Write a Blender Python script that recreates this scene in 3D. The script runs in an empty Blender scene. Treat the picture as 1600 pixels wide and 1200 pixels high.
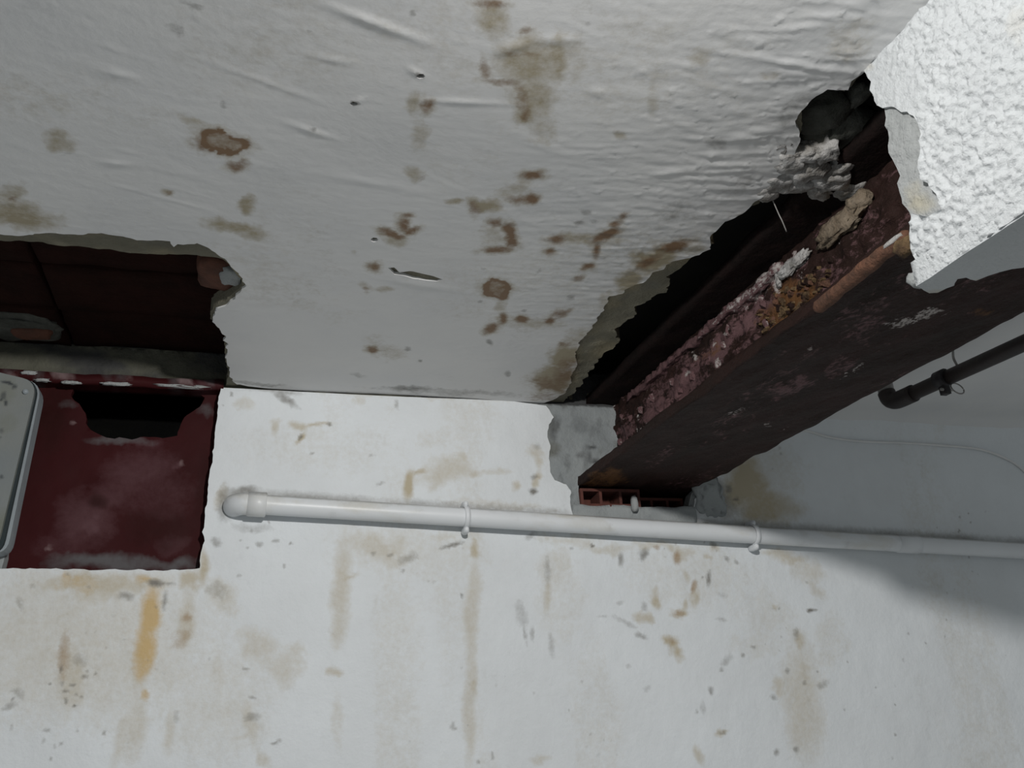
import bpy, bmesh, math, random
import numpy as np
from mathutils import Vector, Matrix
from mathutils.geometry import delaunay_2d_cdt

# ------------------------------------------------------------------ calibration of the room
F = 1400.0
D = 1.6                 # distance of the back wall
ZC = 0.590              # ceiling, measured from the eye; EYE lifts everything to the floor
EYE = 1.55
_vx = np.array([4975., 264., F]); _vy = np.array([-423., 547., F])
EX = _vx/np.linalg.norm(_vx); EY = _vy-(_vy@EX)*EX; EY /= np.linalg.norm(EY); EZ = np.cross(EX, EY)

def ray(x, y):
    d = np.array([x-800., y-600., F]); return np.array([EX@d, EY@d, EZ@d])
def on_y(x, y, q=D): d = ray(x, y); return d*q/d[1]
def on_z(x, y, q=ZC): d = ray(x, y); return d*q/d[2]
def on_x(x, y, q): d = ray(x, y); return d*q/d[0]
def seen(P):            # where a point of the room stands in the survey photo (used to place stains)
    c = P[:, 0:1]*EX+P[:, 1:2]*EY+P[:, 2:3]*EZ
    z = np.maximum(c[:, 2], .05)
    return 800+F*c[:, 0]/z, 600+F*c[:, 1]/z

scene = bpy.context.scene
COL = scene.collection

# ------------------------------------------------------------------ camera, world, lamp, exposure
cam = bpy.data.cameras.new('camera'); cam.sensor_width = 36; cam.lens = 36*F/1600; cam.clip_start = .01
co = bpy.data.objects.new('camera', cam); COL.objects.link(co)
M = Matrix.Identity(4)
for r, e in enumerate((EX, EY, EZ)):
    M[r][0] = e[0]; M[r][1] = -e[1]; M[r][2] = -e[2]
M[2][3] = EYE
co.matrix_world = M
scene.camera = co

world = bpy.data.worlds.new('world'); scene.world = world; world.use_nodes = True
bg = world.node_tree.nodes['Background']
bg.inputs[0].default_value = (.93, 1.0, 1.03, 1); bg.inputs[1].default_value = .27

LAMP = (.215, .33, .537)
lamp = bpy.data.lights.new('ceiling_lamp', 'POINT'); lamp.energy = 1; lamp.shadow_soft_size = .018
lamp.color = (1.0, .985, .96)
lamp.use_nodes = True
_nt = lamp.node_tree; _em = _nt.nodes['Emission']; _lf = _nt.nodes.new('ShaderNodeLightFalloff')
_lf.inputs['Strength'].default_value = 12.5      # a broad soft fall-off, part linear, part constant
_ad = _nt.nodes.new('ShaderNodeMath'); _ad.operation = 'MULTIPLY_ADD'; _ad.inputs[1].default_value = .80
_nt.links.new(_lf.outputs['Constant'], _ad.inputs[0]); _nt.links.new(_lf.outputs['Linear'], _ad.inputs[2])
_nt.links.new(_ad.outputs[0], _em.inputs['Strength'])
lo = bpy.data.objects.new('ceiling_lamp', lamp); lo.location = (LAMP[0], LAMP[1], LAMP[2]+EYE); COL.objects.link(lo)

vs = scene.view_settings
vs.view_transform = 'Standard'; vs.look = 'None'; vs.exposure = 0.0; vs.gamma = 1.0; vs.use_curve_mapping = False

# ------------------------------------------------------------------ noise
def _h(i, j, k, s):
    n = (i.astype(np.int64)*374761393+j.astype(np.int64)*668265263+k.astype(np.int64)*2147483647+s*1274126177) & 0xffffffff
    n = ((n ^ (n >> 13))*1274126177) & 0xffffffff
    n = ((n ^ (n >> 15))*2246822519) & 0xffffffff
    return ((n ^ (n >> 16)) & 0xffff)/65535.*2-1
def vnoise(x, y, z=None, s=0):
    x = np.asarray(x, float); y = np.asarray(y, float)
    z = np.zeros_like(x) if z is None else np.asarray(z, float)
    i = np.floor(x); j = np.floor(y); k = np.floor(z)
    a = x-i; b = y-j; c = z-k
    a = a*a*(3-2*a); b = b*b*(3-2*b); c = c*c*(3-2*c)
    r = 0
    for di, wa in ((0, 1-a), (1, a)):
        for dj, wb in ((0, 1-b), (1, b)):
            for dk, wc in ((0, 1-c), (1, c)):
                r = r+wa*wb*wc*_h(i+di, j+dj, k+dk, s)
    return r
def fbm(x, y, z=None, s=0, o=4):
    r = 0; a = 1.; t = 0; f = 1.
    for q in range(o):
        r = r+a*vnoise(np.asarray(x)*f, np.asarray(y)*f, None if z is None else np.asarray(z)*f, s+q*17); t += a; a *= .5; f *= 2.03
    return r/t
def sstep(a, b, x): t = np.clip((x-a)/(b-a), 0, 1); return t*t*(3-2*t)

# ------------------------------------------------------------------ materials
def nodes(m):
    m.use_nodes = True; nt = m.node_tree; return nt, nt.nodes['Principled BSDF']
def mixc(nt, fac, a, b, mode='MIX'):
    n = nt.nodes.new('ShaderNodeMix'); n.data_type = 'RGBA'; n.blend_type = mode
    for sock, v in ((n.inputs[0], fac), (n.inputs[6], a), (n.inputs[7], b)):
        if hasattr(v, 'is_output'): nt.links.new(v, sock)
        elif isinstance(v, (int, float)): sock.default_value = v
        else: sock.default_value = (*v, 1)
    return n.outputs[2]
def noise(nt, scale, detail=4, rough=.55, stretch=None, dist=0):
    tc = nt.nodes.new('ShaderNodeTexCoord'); n = nt.nodes.new('ShaderNodeTexNoise')
    n.inputs['Scale'].default_value = scale; n.inputs['Detail'].default_value = detail
    n.inputs['Roughness'].default_value = rough; n.inputs['Distortion'].default_value = dist
    src = tc.outputs['Object']
    if stretch:
        mp = nt.nodes.new('ShaderNodeMapping'); mp.inputs['Scale'].default_value = stretch
        nt.links.new(src, mp.inputs[0]); src = mp.outputs[0]
    nt.links.new(src, n.inputs['Vector']); return n.outputs['Fac']
def remap(nt, v, a, b, c=0., d=1.):
    n = nt.nodes.new('ShaderNodeMapRange'); nt.links.new(v, n.inputs[0])
    for k, q in zip((1, 2, 3, 4), (a, b, c, d)): n.inputs[k].default_value = q
    return n.outputs[0]
def math_(nt, op, a, b):
    n = nt.nodes.new('ShaderNodeMath'); n.operation = op
    for s, v in zip(n.inputs, (a, b)):
        if hasattr(v, 'is_output'): nt.links.new(v, s)
        else: s.default_value = v
    return n.outputs[0]
def bump(nt, p, h, dist, strength=1.):
    b = nt.nodes.new('ShaderNodeBump'); b.inputs['Strength'].default_value = strength; b.inputs['Distance'].default_value = dist
    nt.links.new(h, b.inputs['Height']); nt.links.new(b.outputs[0], p.inputs['Normal'])

def stained(name, base, base2, rust=(.23, .13, .065), tan=(.42, .36, .25), dirt=(.16, .155, .14), ochre=(.55, .39, .18),
            rough=.75, bscale=90, bdist=.0012, grain=.25, spec=.25, hi=.8):
    """plaster or paint whose stains come from the 'stain' attribute (r rust, g damp tan, b dirt, a ochre)"""
    m = bpy.data.materials.new(name); nt, p = nodes(m)
    at = nt.nodes.new('ShaderNodeAttribute'); at.attribute_name = 'stain'
    sp = nt.nodes.new('ShaderNodeSeparateColor'); nt.links.new(at.outputs['Color'], sp.inputs[0])
    n1 = noise(nt, 6, 5, .6); n2 = noise(nt, 110, 4, .65); n3 = noise(nt, 30, 5, .6, dist=.6)
    c = mixc(nt, remap(nt, n1, .35, .65), base, base2)
    def sm(v, k):                                   # stain density broken up by grain
        j = math_(nt, 'ADD', v, math_(nt, 'MULTIPLY', math_(nt, 'SUBTRACT', n2, .5), grain*1.3))
        j = math_(nt, 'ADD', j, math_(nt, 'MULTIPLY', math_(nt, 'SUBTRACT', n3, .5), grain))
        j = math_(nt, 'MULTIPLY', remap(nt, j, .04, hi), remap(nt, v, .0, .12))
        return math_(nt, 'MULTIPLY', j, k)
    c = mixc(nt, sm(sp.outputs[1], .95), c, tan)
    c = mixc(nt, sm(at.outputs['Alpha'], .95), c, ochre)
    c = mixc(nt, sm(sp.outputs[0], .95), c, rust)
    c = mixc(nt, sm(sp.outputs[2], .95), c, dirt)
    nt.links.new(c, p.inputs['Base Color'])
    p.inputs['Roughness'].default_value = rough; p.inputs['Specular IOR Level'].default_value = spec
    nb = noise(nt, bscale, 5, .6)
    bump(nt, p, nb, bdist)
    return m

def simple(name, c1, c2, scale=20, rough=.7, metal=0., bscale=60, bdist=.001, stretch=None, spec=.3, lo=.35, hi=.65):
    m = bpy.data.materials.new(name); nt, p = nodes(m)
    c = mixc(nt, remap(nt, noise(nt, scale, 5, .6, stretch), lo, hi), c1, c2)
    nt.links.new(c, p.inputs['Base Color']); p.inputs['Roughness'].default_value = rough
    p.inputs['Metallic'].default_value = metal; p.inputs['Specular IOR Level'].default_value = spec
    bump(nt, p, noise(nt, bscale, 5, .6, stretch), bdist)
    return m

def rusty(name):
    """old red-lead painted steel: dark brown scale, mauve paint left in streaks, pale flakes; 'stain' r orange rust, g mauve paint, b pale flakes"""
    m = bpy.data.materials.new(name); nt, p = nodes(m)
    at = nt.nodes.new('ShaderNodeAttribute'); at.attribute_name = 'stain'
    sp = nt.nodes.new('ShaderNodeSeparateColor'); nt.links.new(at.outputs['Color'], sp.inputs[0])
    n1 = noise(nt, 14, 6, .65, (1, .35, 1)); n2 = noise(nt, 60, 5, .7, (1, .4, 1)); n3 = noise(nt, 150, 4, .7, (1, .6, 1))
    c = mixc(nt, remap(nt, n1, .35, .65), (.022, .014, .0115), (.036, .0185, .016))
    def sm(v, k, a, b):
        j = math_(nt, 'ADD', v, math_(nt, 'MULTIPLY', math_(nt, 'SUBTRACT', n2, .5), 1.3))
        j = math_(nt, 'ADD', j, math_(nt, 'MULTIPLY', math_(nt, 'SUBTRACT', n3, .5), 1.5))
        j = math_(nt, 'MULTIPLY', remap(nt, j, a, b), remap(nt, v, .0, .1))
        return math_(nt, 'MULTIPLY', j, k)
    c = mixc(nt, sm(sp.outputs[1], .95, .30, .62), c, (.150, .085, .088))
    c = mixc(nt, sm(sp.outputs[0], .95, .2, .8), c, (.14, .068, .029))
    c = mixc(nt, sm(sp.outputs[2], .95, .38, .58), c, (.46, .42, .40))
    nt.links.new(c, p.inputs['Base Color']); p.inputs['Roughness'].default_value = .62
    p.inputs['Specular IOR Level'].default_value = .10
    h = math_(nt, 'ADD', n2, math_(nt, 'MULTIPLY', n3, .5))
    bump(nt, p, h, .006, 1.)
    return m

WALL_PAINT = stained('wall_paint', (.725, .755, .775), (.68, .705, .72), rust=(.33, .22, .12), tan=(.46, .395, .275), dirt=(.19, .18, .16), rough=.6, hi=1.0, grain=.42)
CEIL_PAINT = stained('ceiling_paint', (.75, .745, .735), (.70, .70, .70), rust=(.20, .112, .052), tan=(.36, .305, .20), hi=.70, grain=.5, rough=.55, bscale=70, bdist=.0004, spec=.35)
BARE = stained('bare_plaster', (.24, .225, .17), (.15, .14, .105), rust=(.16, .09, .045), tan=(.30, .26, .17), rough=.9, bscale=160, bdist=.003)
MORTAR = stained('grey_mortar', (.38, .40, .40), (.26, .28, .285), tan=(.095, .092, .066), dirt=(.05, .05, .05), rough=.9, bscale=120, bdist=.003)
STIPPLE = stained('white_stipple', (.60, .62, .63), (.53, .55, .56), tan=(.5, .47, .4), rough=.8, bscale=200, bdist=.0025)
RENDER = stained('grey_render', (.37, .38, .38), (.31, .325, .32), tan=(.45, .41, .3), rough=.9, bscale=170, bdist=.003)
RUST = rusty('rusty_painted_steel')
RUSTBAR = simple('orange_rust', (.165, .078, .048), (.085, .045, .03), 60, .8, bscale=150, bdist=.004)
FLAKE = simple('tan_rust_scale', (.19, .125, .062), (.05, .028, .016), 50, .85, bscale=130, bdist=.005)
RUBBLE = simple('pale_mortar_rubble', (.52, .51, .50), (.22, .205, .185), 35, .9, bscale=110, bdist=.005)
CHUNK = simple('tan_mortar', (.26, .21, .155), (.14, .105, .07), 45, .9, bscale=130, bdist=.005)
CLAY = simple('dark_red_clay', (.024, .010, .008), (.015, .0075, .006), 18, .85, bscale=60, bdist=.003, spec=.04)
CLAYL = simple('brown_clay', (.15, .062, .040), (.085, .04, .028), 30, .85, bscale=90, bdist=.003)
BRICK = simple('red_brick', (.13, .045, .034), (.08, .032, .026), 40, .85, bscale=110, bdist=.002)
REDPAINT = stained('dark_red_paint', (.044, .0085, .0095), (.034, .0075, .008), rust=(.022, .006, .005), tan=(.105, .052, .058), dirt=(.11, .105, .108), ochre=(.30, .22, .22), rough=.6, bscale=14, bdist=.0015, spec=.07, grain=.3)
PVC = stained('white_pipe_plastic', (.74, .76, .78), (.70, .72, .735), tan=(.55, .52, .44), dirt=(.25, .24, .22), rough=.38, bscale=30, bdist=.0004, spec=.45)
DARKPIPE = simple('dark_brown_pipe', (.035, .026, .024), (.022, .018, .018), 15, .5, bscale=60, bdist=.001)
DARKMETAL = simple('black_metal', (.018, .016, .018), (.03, .026, .028), 40, .5)
WIRE = simple('grey_wire', (.32, .31, .29), (.24, .23, .22), 60, .5)
BOXGREY = stained('box_grey', (.22, .228, .212), (.185, .205, .21), tan=(.16, .17, .135), dirt=(.045, .05, .055), rough=.55, bscale=50, bdist=.001)
BOXRIM = simple('pale_rim', (.30, .335, .355), (.25, .28, .30), 20, .45)
GASKET = simple('dark_gasket', (.02, .03, .034), (.03, .04, .042), 30, .7)
SHADERUST = simple('shaded_rust', (.010, .0072, .0065), (.016, .009, .008), 30, .9, bscale=80, bdist=.004, spec=.1)  # rust of the upper flange with the cavity's shade put into its colour
VOIDSHADE = simple('void_shade_black', (.008, .008, .008), (.012, .012, .011), 10, 1., spec=.0)  # shade of the space behind the niche hole, put into the colour
DARKMORTAR = simple('dark_mortar', (.11, .112, .10), (.065, .066, .058), 30, .95, bscale=120, bdist=.004, spec=.1)
CONCRETE = simple('dark_concrete', (.040, .038, .034), (.026, .025, .022), 8, .9)
FLOORM = simple('grey_floor', (.34, .335, .32), (.28, .28, .27), 4, .7)

# ------------------------------------------------------------------ mesh builders
def link(name, me, mat, parent=None, smooth=True):
    if mat: me.materials.append(mat)
    if smooth and len(me.polygons): me.polygons.foreach_set('use_smooth', [True]*len(me.polygons))
    o = bpy.data.objects.new(name, me); COL.objects.link(o)
    if parent: o.parent = parent; o.matrix_parent_inverse = Matrix.Identity(4)
    return o
def raw(name, V, Fc, mat, parent=None, smooth=True, stain=None):
    V = np.asarray(V, float).copy()
    V[:, 2] += EYE
    org = np.zeros(3)
    q = parent
    while q is not None: org = org+np.array(q.location); q = q.parent
    me = bpy.data.meshes.new(name)
    me.from_pydata((V-org).tolist(), [], [tuple(int(q) for q in f) for f in Fc]); 
    if stain is not None:
        a = me.attributes.new('stain', 'FLOAT_COLOR', 'POINT'); a.data.foreach_set('color', np.asarray(stain, np.float32).ravel())
    me.update()
    return link(name, me, mat, parent, smooth)
def thing(name, label, cat, loc, group=None):
    o = bpy.data.objects.new(name, None); o.location = (loc[0], loc[1], loc[2]+EYE); o.empty_display_size = .02
    COL.objects.link(o); o['label'] = label; o['category'] = cat
    if group: o['group'] = group
    return o
def tag(o, label, cat): o['label'] = label; o['category'] = cat; return o

def inside(P, poly):
    x, y = P[:, 0], P[:, 1]; r = np.zeros(len(P), bool); q = np.asarray(poly)
    for (x0, y0), (x1, y1) in zip(q, np.roll(q, -1, 0)):
        if y0 == y1: continue
        c = ((y0 > y) != (y1 > y)) & (x < (x1-x0)*(y-y0)/(y1-y0)+x0); r ^= c
    return r
def jag(poly, step, amp, s=0, closed=True):
    """refine a polyline and roughen it like a broken edge"""
    q = np.asarray(poly, float); out = []
    n = len(q)
    for i in range(n if closed else n-1):
        a = q[i]; b = q[(i+1) % n]; L = np.linalg.norm(b-a); k = max(1, int(L/step))
        for t in range(k): out.append(a+(b-a)*t/k)
    out = np.array(out)
    if amp:
        out[:, 0] += amp*fbm(out[:, 0]*90+3, out[:, 1]*90, s=s, o=3); out[:, 1] += amp*fbm(out[:, 0]*90, out[:, 1]*90+7, s=s+5, o=3)
    return out
def sheet(name, outline, holes, to3d, res, mat, parent, thick, fine=None, coarse=.05, disp=None, stain=None, flip=False, tdir=None, seed=0, smooth=True):
    """a plate with a free outline and broken holes: dense grid front, displaced relief, rim of real thickness, plain back"""
    rng = np.random.default_rng(seed+11)
    loops = [np.asarray(outline)]+[np.asarray(h) for h in holes]
    lo = loops[0].min(0); hi = loops[0].max(0)
    def grid(l, h, r):
        gx, gy = np.meshgrid(np.arange(l[0]+r/2, h[0], r), np.arange(l[1]+r/2, h[1], r))
        g = np.stack([gx.ravel(), gy.ravel()], 1); return g+rng.uniform(-.22, .22, g.shape)*r
    if fine is None: P = grid(lo, hi, res)
    else:
        fl = np.array(fine[0]); fh = np.array(fine[1]); g = grid(lo, hi, coarse)
        out = (g[:, 0] < fl[0]) | (g[:, 0] > fh[0]) | (g[:, 1] < fl[1]) | (g[:, 1] > fh[1])
        P = np.concatenate([g[out], grid(np.maximum(fl, lo), np.minimum(fh, hi), res)])
    ok = inside(P, loops[0])
    for h in loops[1:]: ok &= ~inside(P, h)
    P = P[ok]
    allp = np.concatenate(loops+[P]); edges = []; b = 0
    for l in loops:
        n = len(l); edges += [(b+i, b+(i+1) % n) for i in range(n)]; b += n
    r = delaunay_2d_cdt([Vector(p) for p in allp], edges, [], 0, 1e-6)
    V = np.array([(v[0], v[1]) for v in r[0]]); T = np.array([f for f in r[2] if len(f) == 3])
    c = V[T].mean(1); ok = inside(c, loops[0])
    for h in loops[1:]: ok &= ~inside(c, h)
    T = T[ok]
    used = np.unique(T); mp = -np.ones(len(V), int); mp[used] = np.arange(len(used)); V = V[used]; T = mp[T]
    e = np.concatenate([T[:, [0, 1]], T[:, [1, 2]], T[:, [2, 0]]]); key = np.sort(e, 1)
    _, idx, cnt = np.unique(key[:, 0].astype(np.int64)*1000003+key[:, 1], return_index=True, return_counts=True)
    be = e[idx[cnt == 1]]
    P3, N = to3d(V)
    if disp is not None: P3 = P3+N*disp(V)[:, None]
    td = -N if tdir is None else np.broadcast_to(np.array(tdir, float), N.shape)
    bi = np.unique(be); m2 = -np.ones(len(V), int); m2[bi] = np.arange(len(bi)); n0 = len(V)
    rimf = P3[bi]; rimb = P3[bi]+td[bi]*thick
    allv = np.concatenate([P3, rimf, rimb]); nb = len(bi)
    quads = [(n0+m2[a], n0+m2[b_], n0+nb+m2[b_], n0+nb+m2[a]) for a, b_ in be]
    if not flip: quads = [q[::-1] for q in quads]
    tris = T[:, ::-1] if flip else T
    st = None
    if stain is not None:
        s0 = stain(P3); st = np.concatenate([s0, s0[bi], s0[bi]])
    return raw(name, allv, list(map(tuple, tris))+quads, mat, parent, smooth, st)

def rbox(name, lo, hi, res, amp, mat, parent=None, freq=25., s=0, stain=None, stretch=(1, 1, 1), smooth=True):
    """box with subdivided faces whose surface is roughened by 3-D noise"""
    lo = np.array(lo, float); hi = np.array(hi, float); res = np.broadcast_to(np.array(res, float), 3)
    n = np.maximum(1, np.round((hi-lo)/res).astype(int)); V = []; Fc = []; ids = {}
    def vid(p):
        k = tuple(p)
        if k not in ids: ids[k] = len(V); V.append(lo+(hi-lo)*np.array(p)/n)
        return ids[k]
    for ax in range(3):
        u, v = [(1, 2), (2, 0), (0, 1)][ax]
        for side in (0, 1):
            for i in range(n[u]):
                for j in range(n[v]):
                    c = []
                    for a, b in ((0, 0), (1, 0), (1, 1), (0, 1)):
                        p = [0, 0, 0]; p[ax] = n[ax]*side; p[u] = i+a; p[v] = j+b; c.append(vid(p))
                    Fc.append(tuple(c) if side else tuple(c[::-1]))
    V = np.array(V); q = V*freq*np.array(stretch)
    if amp: V = V+amp*np.stack([fbm(q[:, 0]+31*k, q[:, 1], q[:, 2], s=s+k*7, o=3) for k in range(3)], 1)
    return raw(name, V, Fc, mat, parent, smooth, None if stain is None else stain(V))
def lump(name, c, r, mat, parent, sub=3, amp=.35, freq=2.2, s=0, stain=None, rot=0):
    """an irregular stone or mortar lump"""
    bm = bmesh.new(); bmesh.ops.create_icosphere(bm, subdivisions=sub, radius=1); V = np.array([v.co[:] for v in bm.verts]); Fc = [[v.index for v in f.verts] for f in bm.faces]; bm.free()
    V = np.sign(V)*np.abs(V)**.8
    V *= (1+amp*fbm(V[:, 0]*freq+s*3.1, V[:, 1]*freq, V[:, 2]*freq, s=s, o=4))[:, None]
    V = V*np.array(r)
    cs, sn = math.cos(rot), math.sin(rot); V = np.stack([V[:, 0]*cs-V[:, 1]*sn, V[:, 0]*sn+V[:, 1]*cs, V[:, 2]], 1)+np.array(c)
    return raw(name, V, Fc, mat, parent, True, None if stain is None else stain(V))
def tube(name, pts, rad, mat, parent=None, n=20, stain=None, caps=True):
    pts = np.asarray(pts, float); rad = np.broadcast_to(np.array(rad, float), len(pts)); V = []; Fc = []
    t = np.gradient(pts, axis=0); t /= np.linalg.norm(t, axis=1)[:, None]
    up = np.array([0, 0, 1.]) if abs(t[0][2]) < .9 else np.array([1., 0, 0]); a = np.cross(t[0], up); a /= np.linalg.norm(a)
    for i, p in enumerate(pts):
        a = a-(a@t[i])*t[i]; a /= np.linalg.norm(a); b = np.cross(t[i], a)
        for k in range(n): w = 2*math.pi*k/n; V.append(p+rad[i]*(math.cos(w)*a+math.sin(w)*b))
    for i in range(len(pts)-1):
        for k in range(n): Fc.append((i*n+k, i*n+(k+1) % n, (i+1)*n+(k+1) % n, (i+1)*n+k))
    if caps: Fc += [tuple(range(n))[::-1], tuple((len(pts)-1)*n+k for k in range(n))]
    V = np.array(V)
    return raw(name, V, Fc, mat, parent, True, None if stain is None else stain(V))
def smooth_path(P, k=8):
    P = [np.array(p, float) for p in P]; Q = [2*P[0]-P[1]]+P+[2*P[-1]-P[-2]]; out = []
    for i in range(1, len(Q)-2):
        for t in np.arange(k)/k:
            a, b, c, d = Q[i-1], Q[i], Q[i+1], Q[i+2]
            out.append(.5*(2*b+(c-a)*t+(2*a-5*b+4*c-d)*t*t+(3*b-a-3*c+d)*t**3))
    out.append(P[-1]); return np.array(out)

# ------------------------------------------------------------------ stains (r rust, g tan, b dirt, a ochre)
def blobs(P, lst, warp=7., s=0, halo=0):
    """irregular soft patches; each: x, y, rx, ry, turn(deg), strength, channel [, 'ring'] in survey-photo coordinates"""
    x, y = seen(P); out = np.zeros((len(P), 4))
    wx = warp*fbm(x/26., y/26., s=s, o=4)*1.6; wy = warp*fbm(x/26.+9, y/26.+4, s=s+3, o=4)*1.6
    wx = wx+3.2*fbm(x/7., y/7., s=s+21, o=2); wy = wy+3.2*fbm(x/7.+3, y/7., s=s+27, o=2)
    for b in lst:
        cx, cy, rx, ry, rot, st, ch = b[:7]
        k = min(1., max(.25, min(rx, ry)/14.))*(.4 if max(rx, ry) > 2.2*min(rx, ry) and ry > rx else 1.)
        dx = x+wx*k-cx; dy = y+wy*k-cy; c, n = math.cos(math.radians(rot)), math.sin(math.radians(rot))
        q = np.sqrt(((dx*c+dy*n)/rx)**2+((-dx*n+dy*c)/ry)**2)
        if len(b) > 7: v = .45*sstep(1.08, .9, q)+.75*np.exp(-((q-.88)/.16)**2)
        else: v = sstep(1.25, .25, q)
        out[:, ch] = np.maximum(out[:, ch], st*v)
        if ch == 0 and halo: out[:, 1] = np.maximum(out[:, 1], halo*st*sstep(1.9, .6, q))
    return out

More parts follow.
